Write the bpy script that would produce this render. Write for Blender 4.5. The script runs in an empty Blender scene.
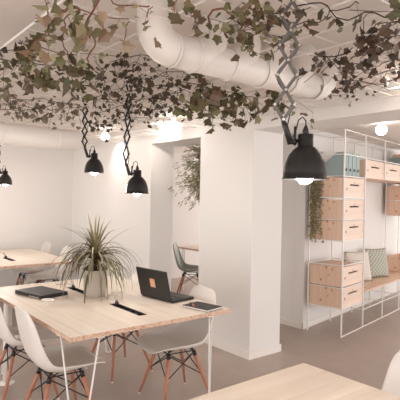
import bpy, bmesh, math, random
from mathutils import Vector, Matrix
random.seed(7)
C = bpy.context.scene.collection
PI = math.pi
def R(d): return math.radians(d)

# ------------------------------------------------------------------ camera
YAW, PITCH, ROLL, CH = R(39.0), R(0.3), R(1.03), 1.55
def room(lat, fw, up):
    return Vector((lat*math.cos(YAW)+fw*math.sin(YAW), -lat*math.sin(YAW)+fw*math.cos(YAW), up))
cr, sr, cp, sp = math.cos(ROLL), math.sin(ROLL), math.cos(PITCH), math.sin(PITCH)
right = room(cr, sr*sp, sr*cp)
down = room(sr, -cr*sp, -cr*cp)
fwd = room(0, cp, -sp)
cd = bpy.data.cameras.new('camera'); cam = bpy.data.objects.new('camera', cd); C.objects.link(cam)
M = Matrix((right, -down, -fwd)).transposed().to_4x4()
M.translation = Vector((0, 0, CH)); cam.matrix_world = M
cd.sensor_width = 36.0; cd.lens = 475.0/400*36; cd.clip_start = 0.05
bpy.context.scene.camera = cam

# ------------------------------------------------------------------ world, lights, exposure
w = bpy.data.worlds.new('world'); bpy.context.scene.world = w; w.use_nodes = True
w.node_tree.nodes['Background'].inputs[0].default_value = (1.0, 0.985, 0.975, 1)
w.node_tree.nodes['Background'].inputs[1].default_value = 0.95
vs = bpy.context.scene.view_settings
vs.view_transform = 'Standard'; vs.look = 'None'; vs.gamma = 1; vs.exposure = 1.17; vs.use_curve_mapping = False

def area(name, loc, rot, sx, sy, power, col):
    l = bpy.data.lights.new(name, 'AREA'); l.shape = 'RECTANGLE'; l.size = sx; l.size_y = sy
    l.energy = power; l.color = col
    o = bpy.data.objects.new(name, l); C.objects.link(o); o.location = loc; o.rotation_euler = rot
    return o
# unseen soft fill lights added along the open sides, no windows built there
area('camera_side_fill', (-1.5, -3.4, 1.3), (R(90), 0, R(0)), 5.0, 2.0, 16, (1.0, 0.975, 0.96))
area('left_side_fill', (-4.2, 4.2, 1.3), (R(90), 0, R(-90)), 5.5, 2.2, 32, (1.0, 0.975, 0.96))  # added fill from the left, towards column and tables
area('second_room_fill', (6.5, -3.2, 1.3), (R(90), 0, 0), 4.5, 2.0, 28, (1.0, 0.96, 0.94))  # added fill that brightens the shelf room, source unseen
area('back_room_fill', (8.9, 5.7, 1.3), (R(90), 0, R(90)), 2.6, 2.0, 40, (1.0, 0.95, 0.92))  # added fill for the room behind the opening

def point(name, loc, power, col=(1, .88, .78), r=.04, parent=None):
    l = bpy.data.lights.new(name, 'POINT'); l.energy = power; l.color = col; l.shadow_soft_size = r
    o = bpy.data.objects.new(name, l); C.objects.link(o); o.location = loc
    if parent: o.parent = parent
    return o
def spot(name, loc, target, power, ang, col=(1, .9, .8), blend=.6):
    l = bpy.data.lights.new(name, 'SPOT'); l.energy = power; l.color = col; l.spot_size = R(ang); l.spot_blend = blend
    l.shadow_soft_size = .03
    o = bpy.data.objects.new(name, l); C.objects.link(o); o.location = loc
    o.rotation_euler = (Vector(target)-Vector(loc)).to_track_quat('-Z', 'Y').to_euler()
    return o

# ------------------------------------------------------------------ materials
MAT = {}
def nodes(m):
    m.use_nodes = True; nt = m.node_tree
    return nt, nt.nodes, nt.links, nt.nodes['Principled BSDF']
def plain(name, col, rough=.5, metal=0, bump=0, scale=40, var=.04, spec=.5):
    m = bpy.data.materials.new(name); nt, n, l, b = nodes(m)
    b.inputs['Roughness'].default_value = rough; b.inputs['Metallic'].default_value = metal
    b.inputs['Specular IOR Level'].default_value = spec
    tc = n.new('ShaderNodeTexCoord'); no = n.new('ShaderNodeTexNoise'); no.inputs['Scale'].default_value = scale
    no.inputs['Detail'].default_value = 4
    l.new(tc.outputs['Object'], no.inputs['Vector'])
    mx = n.new('ShaderNodeMix'); mx.data_type = 'RGBA'
    mx.inputs[6].default_value = tuple(c*(1-var) for c in col)+(1,); mx.inputs[7].default_value = tuple(min(1, c*(1+var)) for c in col)+(1,)
    l.new(no.outputs['Fac'], mx.inputs[0]); l.new(mx.outputs[2], b.inputs['Base Color'])
    if bump:
        bp = n.new('ShaderNodeBump'); bp.inputs['Strength'].default_value = bump; bp.inputs['Distance'].default_value = .01
        l.new(no.outputs['Fac'], bp.inputs['Height']); l.new(bp.outputs[0], b.inputs['Normal'])
    MAT[name] = m; return m
def wood(name, c1, c2, axis='X', rough=.45, fine=60, long=2.0, knots=False, kcol=(.45, .2, .1)):
    m = bpy.data.materials.new(name); nt, n, l, b = nodes(m)
    b.inputs['Roughness'].default_value = rough
    tc = n.new('ShaderNodeTexCoord'); mp = n.new('ShaderNodeMapping')
    s = [fine*.25]*3; s['XYZ'.index(axis)] = long*.25; mp.inputs['Scale'].default_value = s
    l.new(tc.outputs['Object'], mp.inputs['Vector'])
    no = n.new('ShaderNodeTexNoise'); no.inputs['Scale'].default_value = 2.0; no.inputs['Detail'].default_value = 6; no.inputs['Roughness'].default_value = .65
    no.inputs['Distortion'].default_value = .4
    l.new(mp.outputs[0], no.inputs['Vector'])
    cr_ = n.new('ShaderNodeValToRGB'); cr_.color_ramp.elements[0].position = .33; cr_.color_ramp.elements[1].position = .66
    cr_.color_ramp.elements[0].color = c1+(1,); cr_.color_ramp.elements[1].color = c2+(1,)
    l.new(no.outputs['Fac'], cr_.inputs[0])
    # board-to-board tone
    mp2 = n.new('ShaderNodeMapping'); s2 = [9.0]*3; s2['XYZ'.index(axis)] = .02; mp2.inputs['Scale'].default_value = s2
    l.new(tc.outputs['Object'], mp2.inputs['Vector'])
    vo = n.new('ShaderNodeTexVoronoi'); vo.inputs['Scale'].default_value = 1.0; l.new(mp2.outputs[0], vo.inputs['Vector'])
    hs = n.new('ShaderNodeHueSaturation'); mr = n.new('ShaderNodeMapRange')
    mr.inputs['To Min'].default_value = .93; mr.inputs['To Max'].default_value = 1.05
    sx = n.new('ShaderNodeSeparateColor'); l.new(vo.outputs['Color'], sx.inputs[0]); l.new(sx.outputs[0], mr.inputs['Value'])
    l.new(mr.outputs[0], hs.inputs['Value']); l.new(cr_.outputs[0], hs.inputs['Color'])
    out = hs.outputs[0]
    if knots:
        mp3 = n.new('ShaderNodeMapping'); s3 = [9.0]*3; s3['XYZ'.index(axis)] = 7; mp3.inputs['Scale'].default_value = s3
        l.new(tc.outputs['Object'], mp3.inputs['Vector'])
        v2 = n.new('ShaderNodeTexVoronoi'); v2.inputs['Scale'].default_value = 1.0; l.new(mp3.outputs[0], v2.inputs['Vector'])
        r2 = n.new('ShaderNodeValToRGB'); r2.color_ramp.elements[0].position = .13; r2.color_ramp.elements[0].color = (1, 1, 1, 1)
        r2.color_ramp.elements[1].position = .22; r2.color_ramp.elements[1].color = (0, 0, 0, 1)
        l.new(v2.outputs['Distance'], r2.inputs[0])
        mk = n.new('ShaderNodeMix'); mk.data_type = 'RGBA'; mk.inputs[7].default_value = kcol+(1,)
        l.new(r2.outputs[0], mk.inputs[0]); l.new(out, mk.inputs[6]); out = mk.outputs[2]
    l.new(out, b.inputs['Base Color'])
    MAT[name] = m; return m
def emit(name, col, s):
    m = bpy.data.materials.new(name); nt, n, l, b = nodes(m)
    b.inputs['Base Color'].default_value = col+(1,); b.inputs['Emission Color'].default_value = col+(1,); b.inputs['Emission Strength'].default_value = s
    MAT[name] = m; return m
def leafmat(name, cols, rough=.5):
    m = bpy.data.materials.new(name); nt, n, l, b = nodes(m); b.inputs['Roughness'].default_value = rough
    g = n.new('ShaderNodeNewGeometry'); r = n.new('ShaderNodeValToRGB'); r.color_ramp.interpolation = 'LINEAR'
    e = r.color_ramp.elements
    e[0].position = 0; e[0].color = cols[0]+(1,); e[1].position = 1; e[1].color = cols[-1]+(1,)
    for i, c in enumerate(cols[1:-1]):
        x = e.new((i+1)/(len(cols)-1)); x.color = c+(1,)
    l.new(g.outputs['Random Per Island'], r.inputs[0]); l.new(r.outputs[0], b.inputs['Base Color'])
    MAT[name] = m; return m

plain('wall_paint', (.775, .74, .715), .8, bump=.05, scale=60, var=.012, spec=.2)
plain('ceiling_paint', (.82, .755, .705), .9, var=.015, scale=8, spec=.1)
plain('trim_paint', (.81, .755, .71), .5, var=.01)
plain('white_metal', (.82, .775, .735), .35, var=.01)
plain('white_plastic', (.77, .715, .67), .32, var=.01, scale=5)
plain('duct_plastic', (.80, .735, .685), .4, var=.02, scale=6)
plain('green_plastic', (.31, .335, .30), .4, var=.02)
plain('sage_card', (.30, .375, .37), .6, var=.03)
plain('black_metal', (.012, .011, .011), .38, var=.1)
plain('black_plastic', (.014, .013, .013), .42, var=.1)
plain('black_paper', (.02, .018, .018), .55, var=.1)
plain('grey_metal', (.13, .115, .11), .4, metal=.3, var=.1)
plain('chrome', (.7, .66, .62), .2, metal=1)
plain('pot_metal', (.52, .46, .40), .42, metal=.25, var=.08, scale=6)
plain('soil', (.02, .014, .01), .9, var=.4, bump=.5)
plain('dark_gap', (.03, .025, .022), .8)
plain('keys', (.03, .028, .028), .5, var=.3, scale=120)
plain('screen', (.55, .50, .47), .3, var=.02)
plain('orange_sticker', (.62, .30, .17), .5, var=.05)
plain('sticker_ink', (.86, .55, .36), .5)
plain('label_silver', (.5, .47, .44), .4)
plain('paper', (.75, .70, .65), .7)
plain('white_cloth', (.72, .66, .60), .9, bump=.3, scale=150)
plain('copper', (.45, .17, .1), .35, metal=.6)
plain('cable', (.5, .43, .38), .5)
plain('stem_red', (.22, .09, .06), .7, var=.25)
plain('stem_dark', (.06, .035, .028), .8, var=.3)
wood('table_top_long', (.74, .63, .53), (.83, .735, .64), 'Y', rough=.42)
wood('table_top_cross', (.75, .62, .51), (.84, .735, .63), 'X', rough=.42)
wood('pine_vertical', (.70, .46, .33), (.80, .58, .45), 'Z', rough=.5, knots=True, long=1.2)
wood('pine_front', (.79, .58, .46), (.84, .66, .545), 'X', rough=.5, knots=True, kcol=(.50, .22, .13))
wood('bench_wood', (.66, .43, .30), (.76, .54, .41), 'X', rough=.5, knots=True)
wood('leg_wood', (.40, .155, .085), (.50, .21, .12), 'Z', rough=.45, fine=200)
emit('bulb_glow', (1, .97, .93), 9.0)
emit('globe_glow', (1, .95, .88), 9.0)
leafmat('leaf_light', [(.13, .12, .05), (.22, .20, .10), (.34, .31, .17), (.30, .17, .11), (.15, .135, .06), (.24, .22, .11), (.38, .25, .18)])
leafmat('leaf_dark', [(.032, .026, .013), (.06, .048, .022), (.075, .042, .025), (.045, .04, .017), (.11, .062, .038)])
leafmat('leaf_mid', [(.06, .055, .022), (.11, .10, .04), (.18, .155, .07), (.12, .07, .04), (.08, .08, .03)])
leafmat('leaf_brown', [(.06, .035, .022), (.10, .055, .035), (.05, .04, .02), (.14, .08, .05), (.04, .03, .018)])
leafmat('leaf_dry', [(.16, .12, .08), (.24, .19, .13), (.12, .11, .06), (.30, .2, .14)])
leafmat('leaf_spider', [(.045, .047, .014), (.09, .085, .03), (.20, .17, .08), (.06, .058, .02), (.30, .22, .13)])
leafmat('leaf_airy', [(.28, .25, .15), (.40, .36, .24), (.20, .19, .10)])
leafmat('leaf_string', [(.34, .30, .16), (.46, .40, .24), (.26, .23, .11)])

def edge_mat():
    m = bpy.data.materials.new('osb_edge'); nt, n, l, b = nodes(m); b.inputs['Roughness'].default_value = .7
    tc = n.new('ShaderNodeTexCoord'); mp = n.new('ShaderNodeMapping'); mp.inputs['Scale'].default_value = (70, 70, 160)
    l.new(tc.outputs['Object'], mp.inputs['Vector'])
    v = n.new('ShaderNodeTexVoronoi'); l.new(mp.outputs[0], v.inputs['Vector']); v.inputs['Scale'].default_value = 1
    s = n.new('ShaderNodeSeparateColor'); l.new(v.outputs['Color'], s.inputs[0])
    r = n.new('ShaderNodeValToRGB'); e = r.color_ramp.elements
    e[0].position = .1; e[0].color = (.48, .27, .18, 1); e[1].position = .6; e[1].color = (.68, .48, .36, 1)
    l.new(s.outputs[0], r.inputs[0]); l.new(r.outputs[0], b.inputs['Base Color']); MAT['osb_edge'] = m
edge_mat()
def floor_mat():
    m = bpy.data.materials.new('polished_concrete'); nt, n, l, b = nodes(m)
    tc = n.new('ShaderNodeTexCoord'); a = n.new('ShaderNodeTexNoise'); a.inputs['Scale'].default_value = 1.6; a.inputs['Detail'].default_value = 8
    a.inputs['Roughness'].default_value = .6; a.inputs['Distortion'].default_value = .8
    l.new(tc.outputs['Object'], a.inputs['Vector'])
    r = n.new('ShaderNodeValToRGB'); e = r.color_ramp.elements; e[0].position = .3; e[1].position = .72
    e[0].color = (.395, .32, .275, 1); e[1].color = (.48, .40, .35, 1)
    l.new(a.outputs['Fac'], r.inputs[0]); l.new(r.outputs[0], b.inputs['Base Color'])
    b.inputs['Roughness'].default_value = .42; b.inputs['Specular IOR Level'].default_value = .35
    MAT['floor'] = m
floor_mat()
def dots_mat():
    m = bpy.data.materials.new('sage_dotted_cloth'); nt, n, l, b = nodes(m); b.inputs['Roughness'].default_value = .9
    tc = n.new('ShaderNodeTexCoord'); mp = n.new('ShaderNodeMapping'); mp.inputs['Scale'].default_value = (22, 1, 22); mp.inputs['Rotation'].default_value = (0, R(45), 0)
    l.new(tc.outputs['Object'], mp.inputs['Vector'])
    v = n.new('ShaderNodeTexVoronoi'); v.voronoi_dimensions = '3D'; v.inputs['Randomness'].default_value = 0; v.inputs['Scale'].default_value = 1
    mp.inputs['Scale'].default_value = (24, 0.001, 24)
    l.new(mp.outputs[0], v.inputs['Vector'])
    r = n.new('ShaderNodeValToRGB'); e = r.color_ramp.elements; e[0].position = .26; e[0].color = (.60, .58, .50, 1); e[1].position = .36; e[1].color = (.37, .385, .32, 1)
    l.new(v.outputs['Distance'], r.inputs[0]); l.new(r.outputs[0], b.inputs['Base Color']); MAT['dots'] = m
dots_mat()

# ------------------------------------------------------------------ helpers
def box(bm, x0, x1, y0, y1, z0, z1, mi=0, bev=0):
    r = bmesh.ops.create_cube(bm, size=1)
    vs_ = r['verts']
    for v in vs_:
        v.co = Vector(((x0+x1)/2+v.co.x*(x1-x0), (y0+y1)/2+v.co.y*(y1-y0), (z0+z1)/2+v.co.z*(z1-z0)))
    fs = {f for v in vs_ for f in v.link_faces}
    for f in fs: f.material_index = mi
    if bev:
        es = list({e for v in vs_ for e in v.link_edges})
        bmesh.ops.bevel(bm, geom=es, offset=bev, segments=2, affect='EDGES', profile=.6)
def tube(bm, pts, r, seg=6, r2=None, cap=True, mi=0):
    pts = [Vector(p) for p in pts]; n = len(pts); rings = []
    up = None
    for i, p in enumerate(pts):
        t = (pts[min(i+1, n-1)]-pts[max(i-1, 0)]).normalized()
        if up is None:
            a = Vector((0, 0, 1)) if abs(t.z) < .9 else Vector((1, 0, 0))
            up = (a-t*a.dot(t)).normalized()
        else:
            up = (up-t*up.dot(t))
            up = up.normalized() if up.length > 1e-6 else Vector((1, 0, 0))
        s = t.cross(up)
        rr = r[i] if isinstance(r, (list, tuple)) else (r if r2 is None else r+(r2-r)*i/(n-1))
        rings.append([bm.verts.new(p+(up*math.cos(2*PI*k/seg)+s*math.sin(2*PI*k/seg))*rr) for k in range(seg)])
    for a, b in zip(rings, rings[1:]):
        for k in range(seg):
            f = bm.faces.new((a[k], a[(k+1) % seg], b[(k+1) % seg], b[k])); f.material_index = mi; f.smooth = seg > 4
    if cap:
        f = bm.faces.new(rings[0][::-1]); f.material_index = mi
        f = bm.faces.new(rings[-1]); f.material_index = mi
def lathe(bm, prof, seg=32, c=(0, 0, 0), mi=0):
    c = Vector(c); rings = []
    for r, z in prof:
        if r < 1e-6: rings.append([bm.verts.new(c+Vector((0, 0, z)))])
        else: rings.append([bm.verts.new(c+Vector((r*math.cos(2*PI*k/seg), r*math.sin(2*PI*k/seg), z))) for k in range(seg)])
    for a, b in zip(rings, rings[1:]):
        for k in range(seg):
            k2 = (k+1) % seg
            if len(a) == 1 and len(b) == 1: continue
            if len(a) == 1: f = bm.faces.new((a[0], b[k2], b[k]))
            elif len(b) == 1: f = bm.faces.new((a[k], a[k2], b[0]))
            else: f = bm.faces.new((a[k], a[k2], b[k2], b[k]))
            f.material_index = mi; f.smooth = True
def obj(name, bm, mats, parent=None, loc=None, rz=None, fix=True):
    if fix: bmesh.ops.recalc_face_normals(bm, faces=bm.faces[:])
    me = bpy.data.meshes.new(name); bm.to_mesh(me); bm.free()
    for m in (mats if isinstance(mats, (list, tuple)) else [mats]): me.materials.append(MAT[m])
    o = bpy.data.objects.new(name, me); C.objects.link(o)
    if parent: o.parent = parent
    if loc is not None: o.location = loc
    if rz is not None: o.rotation_euler = (0, 0, rz)
    return o
def thing(name, label, cat, loc=(0, 0, 0), rz=0, group=None):
    o = bpy.data.objects.new(name, None); C.objects.link(o); o.empty_display_size = .1
    o.location = loc; o.rotation_euler = (0, 0, rz); o['label'] = label; o['category'] = cat
    if group: o['group'] = group
    return o
def tag(o, label, cat, group=None, kind=None):
    o['label'] = label; o['category'] = cat
    if group: o['group'] = group
    if kind: o['kind'] = kind
    return o
def dup(root, loc, rz, label, group=None):
    r = root.copy(); C.objects.link(r); r.location = loc; r.rotation_euler = (0, 0, rz); r['label'] = label
    if group: r['group'] = group
    for ch in list(root.children):
        c = ch.copy(); C.objects.link(c); c.parent = r
        for g in ch.children:
            d = g.copy(); C.objects.link(d); d.parent = c
    return r
def NB(): return bmesh.new()
def struct(name, bm, m, parent=None, loc=None, rz=None):
    o = obj(name, bm, m, parent, loc, rz)
    if not parent: o['kind'] = 'structure'
    return o

# ------------------------------------------------------------------ the room
ZC, ZS = 2.41, 2.21
WX = 3.26
b = NB(); box(b, -4.5, 9, -3.5, 7.6, -.1, 0); struct('floor', b, 'floor')
b = NB(); box(b, -4.5, 9, -3.5, 7.6, ZC, ZC+.1); struct('ceiling', b, 'ceiling_paint')
b = NB(); box(b, -4.5, 9, 7.35, 7.5, 0, ZC); struct('wall_back', b, 'wall_paint')
b = NB(); box(b, WX, 3.60, 5.01, 7.35, 0, ZC); struct('wall_partition', b, 'wall_paint')
# column and beam carried in one plastered piece
b = NB(); box(b, WX, 3.69, 3.23, 4.03, 0, ZS); struct('wall_column', b, 'wall_paint')
b = NB(); box(b, WX, 3.69, -3.5, 5.01, ZS, ZC); struct('wall_beam', b, 'wall_paint')
# baseboard round the column
b = NB()
box(b, WX-.014, WX, 3.23-.014, 4.03, 0, .072); box(b, WX, 3.69, 3.23-.014, 3.23, 0, .072); box(b, 3.69, 3.704, 3.23-.014, 4.03, 0, .072)
struct('baseboard_column', b, 'trim_paint')
b = NB(); box(b, -4.5, WX-.014, 7.336, 7.35, 0, .072); struct('baseboard_back', b, 'trim_paint')
b = NB(); box(b, WX-.014, WX, 5.0, 7.336, 0, .072); box(b, WX, 3.60, 4.996, 5.01, 0, .072); struct('baseboard_partition', b, 'trim_paint')
# shelf wall, turned ten degrees
SO = Vector((4.624, 3.139, 0)); SA = R(10)
SU = Vector((math.cos(SA), math.sin(SA), 0)); SW = Vector((-math.sin(SA), math.cos(SA), 0))
wo = Vector((4.55, 3.62, 0))
b = NB(); box(b, 0, 4.6, 0, .12, 0, ZC); struct('wall_shelf', b, 'wall_paint', loc=wo, rz=SA)
b = NB(); box(b, .0, 4.6, -.014, 0, 0, .072); struct('baseboard_shelf', b, 'trim_paint', loc=wo, rz=SA)
b = NB(); box(b, 4.535, 4.655, 3.61, 4.02, 0, ZC); struct('wall_return', b, 'wall_paint')
b = NB(); box(b, 4.521, 4.535, 3.60, 4.02, 0, .072); box(b, 4.521, 4.56, 3.596, 3.61, 0, .072); struct('baseboard_return', b, 'trim_paint')
b = NB(); box(b, 4.515, 4.535, 4.0, 4.02, .05, 2.3); struct('dark_slit_1', b, 'dark_gap')  # dark strip standing in for the shaded gap beside the column

# ------------------------------------------------------------------ work tables
def make_table(name, label, loc, x1, y1, wood_m, trays, legs=True):
    t = thing(name, label, 'table', loc)
    b = NB(); hx, hy = x1/2, y1/2
    tr = sorted(trays)
    # top with openings for the cable trays
    tw = .036
    ys = [-hy]
    for a, c in tr: ys += [a, c]
    ys.append(hy)
    if tr:
        box(b, -hx, -tw, -hy, hy, .713, .74); box(b, tw, hx, -hy, hy, .713, .74)
        for i in range(0, len(ys), 2): box(b, -tw, tw, ys[i], ys[i+1], .713, .74)
        bmesh.ops.remove_doubles(b, verts=b.verts[:], dist=1e-5)
    else: box(b, -hx, hx, -hy, hy, .713, .74)
    for f in b.faces:
        c = f.calc_center_median()
        if abs(f.normal.z) < .5 and (abs(abs(c.x)-hx) < .001 or abs(abs(c.y)-hy) < .001): f.material_index = 1
    obj('tabletop', b, [wood_m, 'osb_edge'], t)
    for a, c in tr:
        b = NB(); box(b, -tw, tw, a, c, .690, .694); box(b, -tw, -tw+.004, a, c, .69, .735); box(b, tw-.004, tw, a, c, .69, .735)
        box(b, -tw, tw, a, a+.004, .69, .735); box(b, -tw, tw, c-.004, c, .69, .735)
        tray = obj('cable_tray', b, 'dark_gap', t)
        n = 5
        for k in range(n):
            yk = a+.05+(c-a-.1)*k/(n-1)
            b = NB(); box(b, -.026, .026, yk-.026, yk+.026, .694, .722, bev=.004)
            lathe(b, [(.020, .722), (.019, .7245), (.017, .7245), (.016, .7225), (0, .7225)], 16, (0, yk, 0))
            obj('socket', b, 'keys', tray)
    for sx in (-1, 1):
        for sy in (-1, 1):
            px, py = sx*(hx-.02), sy*(hy-.02); d = .17
            A = Vector((px, py-sy*d, .709)); Bp = Vector((px-sx*d, py, .709)); F = Vector((px-sx*d*.5, py-sy*d*.5, 0))
            fA = F+(A-F)*.03; fB = F+(Bp-F)*.03; fA.z = .006; fB.z = .006
            dirn = (A-Bp).normalized(); fA = F+Vector((dirn.x, dirn.y, 0))*.022; fB = F-Vector((dirn.x, dirn.y, 0))*.022; fA.z = fB.z = .012
            b = NB(); tube(b, [A, fA, F+Vector((0, 0, .006)), fB, Bp], .006, 8)
            for q in (A, Bp): box(b, q.x-.02, q.x+.02, q.y-.02, q.y+.02, .708, .713)
            obj('leg', b, 'white_metal', t)
    return t
TX, TY = 1.753, 3.42
make_table('work_table', 'long pale plywood work table carrying the open laptop and the potted plant', (TX, TY, 0), 1.235, 1.75, 'table_top_long',
           [(2.75-TY, 3.19-TY), (3.60-TY, 3.98-TY)])
make_table('work_table', 'empty pale plywood table corner at the bottom right foreground', (1.255, .62, 0), 1.27, 1.75, 'table_top_cross', [(-.55, -.2)])
make_table('work_table', 'pale plywood work table by the back wall at far left', (1.885, 6.35, 0), 1.235, 1.70, 'table_top_long', [(5.9-6.35, 6.28-6.35)])

# ------------------------------------------------------------------ moulded shell chairs
PROF = [(.263, .416), (.255, .425), (.235, .440), (.19, .445), (.12, .438), (.04, .428), (-.04, .422), (-.11, .427), (-.165, .452), (-.20, .50), (-.222, .56), (-.24, .63), (-.255, .70), (-.268, .77), (-.275, .82), (-.278, .835)]
HALF = [.085, .145, .188, .212, .226, .232, .234, .234, .232, .228, .222, .215, .205, .190, .155, .10]
CURL = [.0, .003, .008, .018, .034, .048, .058, .064, .066, .062, .055, .048, .040, .03, .018, .01]
def shell_mesh():
    b = NB(); NS = 12
    n = len(PROF); rows = []
    for i in range(n):
        x, z = PROF[i]
        j0, j1 = max(0, i-1), min(n-1, i+1)
        tx, tz = PROF[j1][0]-PROF[j0][0], PROF[j1][1]-PROF[j0][1]; L = math.hypot(tx, tz)
        nx, nz = (tz/L, -tx/L)    # towards the sitter
        if nz < 0 and nx < 0: nx, nz = -nx, -nz
        row = []
        for k in range(NS+1):
            s = -1+2*k/NS
            c = CURL[i]*abs(s)**2.6
            yy = HALF[i]*math.sin(s*PI/2*.94)/math.sin(PI/2*.94)
            # rounded ends
            row.append(b.verts.new((x+nx*c, yy, z+nz*c)))
        rows.append(row)
    for r0, r1 in zip(rows, rows[1:]):
        for k in range(NS):
            f = b.faces.new((r0[k], r0[k+1], r1[k+1], r1[k])); f.smooth = True
    return b
def make_chair(label, shell_m, loc, rz, legm='leg_wood'):
    t = thing('shell_chair', label, 'chair', loc, rz)
    s = obj('shell', shell_mesh(), shell_m, t)
    md = s.modifiers.new('sub', 'SUBSURF'); md.levels = 1; md.render_levels = 2
    md = s.modifiers.new('sol', 'SOLIDIFY'); md.thickness = .008; md.offset = 0
    tops, feet = [], []
    for sx in (1, -1):
        for sy in (1, -1):
            T_ = Vector((.0+sx*.105, sy*.10, .385)); F_ = Vector((-.01+sx*.205, sy*.215, .012))
            tops.append(T_); feet.append(F_)
            b = NB(); tube(b, [T_, T_.lerp(F_, .35), F_], [.013, .0145, .009], 12)
            lg = obj('leg', b, legm, t)
            b = NB(); lathe(b, [(0, 0), (.009, 0), (.010, .012), (0, .013)], 12, (F_.x, F_.y, 0)); obj('foot_glide', b, 'white_plastic', lg)
    b = NB()
    # under-seat frame and crossed wire struts
    for T_ in tops:
        tube(b, [T_+Vector((0, 0, .012)), T_+Vector((-T_.x*.2, -T_.y*.2, .028)), Vector((T_.x*.85, T_.y*.9, .415))], .008, 8)
        d = (feet[tops.index(T_)]-T_); tube(b, [T_+Vector((0, 0, .004)), T_+d*.09], .0155, 10)
    for i, j in ((0, 1), (1, 3), (3, 2), (2, 0)):
        tube(b, [tops[i], tops[j]], .0045, 6)
        for a, c in ((i, j), (j, i)):
            lo = tops[a].lerp(feet[a], .46); hi = tops[c].lerp(feet[c], .03)
            tube(b, [hi, lo], .0042, 6)
    obj('wire_base', b, 'black_metal', t)
    return t
ch = make_chair('white shell chair nearest the camera at the left side of the laptop table', 'white_plastic', (1.285, 3.03, 0), R(-4))
dup(ch, (1.27, 3.68, 0), R(-4), 'white shell chair cut off by the left edge, behind the nearest left chair')
dup(ch, (2.16, 2.94, 0), R(172), 'white shell chair pushed under the laptop table beside the black notebook')
dup(ch, (2.11, 3.72, 0), R(183), 'white shell chair behind the open laptop, mostly hidden, legs below the table')
dup(ch, (2.02, 1.02, 0), R(183), 'white shell chair backrest at the right edge beside the foreground table')
dup(ch, (2.46, 6.25, 0), R(176), 'white shell chair at the back left table, the one nearer the spiky plant')
dup(ch, (2.44, 6.93, 0), R(176), 'white shell chair at the back left table, the one nearer the back wall')
g = make_chair('grey green shell chair seen through the opening between the white pillars', 'green_plastic', (4.50, 5.74, 0), R(-45))
dup(g, (5.45, 5.45, 0), R(190), 'second grey green shell chair beyond the wooden table through the opening')
make_table('meeting_table', 'wooden table seen through the opening beside the grey green chair', (5.10, 5.25, 0), .95, 2.2, 'table_top_long', [])

# white floor post with a round foot that feeds cables to the table
t = thing('cable_post', 'white round floor post with flange beneath the laptop table at left edge', 'post', (1.235, 4.0, 0))
b = NB(); lathe(b, [(0, .012), (.033, .012), (.033, .70), (0, .70)], 24); obj('pole', b, 'white_metal', t)
b = NB(); lathe(b, [(0, 0), (.062, 0), (.062, .008), (.036, .02), (.03, .02)], 24); obj('base_flange', b, 'white_metal', t)

# ------------------------------------------------------------------ things on the table
H = .74
def closed_laptop():
    t = thing('closed_laptop', 'closed black laptop lying on the left side of the table', 'laptop', (1.40, 3.795, H), R(0))
    return t
cl = thing('closed_laptop', 'closed black laptop lying flat by the white mouse', 'laptop', (1.435, 3.80, H), R(14))
b = NB(); box(b, -.125, .125, -.18, .18, .003, .020, bev=.004); obj('base', b, 'black_plastic', cl)
b = NB(); box(b, -.125, .125, -.18, .18, .0215, .031, bev=.004); obj('lid', b, 'black_plastic', cl)
b = NB(); box(b, -.127, -.123, -.15, -.02, .006, .015); obj('edge_label', b, 'label_silver', cl)['label'] = 'silver strip'

ms = thing('computer_mouse', 'white computer mouse in front of the closed laptop', 'mouse', (1.385, 3.53, H), R(-38))
b = NB(); bmesh.ops.create_uvsphere(b, u_segments=20, v_segments=12, radius=1)
for v in b.verts:
    v.co = Vector((v.co.x*.058, v.co.y*.031, max(0, v.co.z)*.021+.001))
for f in b.faces: f.smooth = True
obj('body', b, 'white_plastic', ms)
b = NB(); lathe(b, [(0, 0), (.004, 0), (.004, .004), (0, .004)], 10, (.028, 0, .0165)); obj('wheel', b, 'label_silver', ms)

# open laptop
lp = thing('open_laptop', 'open black laptop with an orange sticker on its lid', 'laptop', (2.10, 3.10, H), 0)
LR = math.atan2(2.867-3.353, 2.062-2.124)     # hinge line direction
b = NB(); box(b, -.185, .185, -.235, .0, .004, .022, bev=.004)
base = obj('base', b, 'black_plastic', lp)
b = NB()
for r_ in range(5):
    for c_ in range(14):
        box(b, -.16+c_*.0232, -.141+c_*.0232, -.045-r_*.021, -.028-r_*.021, .022, .0245)
box(b, -.045, .045, -.215, -.155, .022, .0228)
obj('keyboard', b, 'keys', base)
lid = NB(); box(lid, -.185, .185, -.006, .006, 0, .235, bev=.004); lid = obj('lid', lid, 'black_plastic', lp)
lid.location = (0, .006, .018); lid.rotation_euler = (R(-14), 0, 0)
b = NB(); box(b, -.17, .17, -.0075, -.006, .02, .225); obj('screen', b, 'screen', lid)
b = NB(); box(b, -.03, .03, .006, .0072, .088, .158); st = obj('sticker', b, ['orange_sticker'], lid)
b = NB(); box(b, -.02, .02, .0072, .0078, .135, .139); box(b, -.02, -.016, .0072, .0078, .10, .139); box(b, .016, .02, .0072, .0078, .10, .139)
box(b, -.02, .02, .0072, .0078, .10, .104); box(b, -.012, .012, .0072, .0078, .117, .122); 
b2 = b
# sticker marks kept in the sticker mesh as its second material
me = st.data; me.materials.append(MAT['sticker_ink'])
tmp = bmesh.new(); tmp.from_mesh(me)
for f in b2.faces: pass
nv = {v: tmp.verts.new(v.co) for v in b2.verts}
for f in b2.faces:
    q = tmp.faces.new([nv[v] for v in f.verts]); q.material_index = 1
tmp.to_mesh(me); tmp.free(); b2.free()
lp.location = (2.095, 3.11, H); lp.rotation_euler = (0, 0, R(96))
for k in (-.12, .12):
    b = NB(); lathe(b, [(0, -.02), (.007, -.02), (.007, .02), (0, .02)], 10); hg = obj('hinge', b, 'black_metal', lp)
    hg.rotation_euler = (0, R(90), 0); hg.location = (k, .004, .022)

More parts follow.
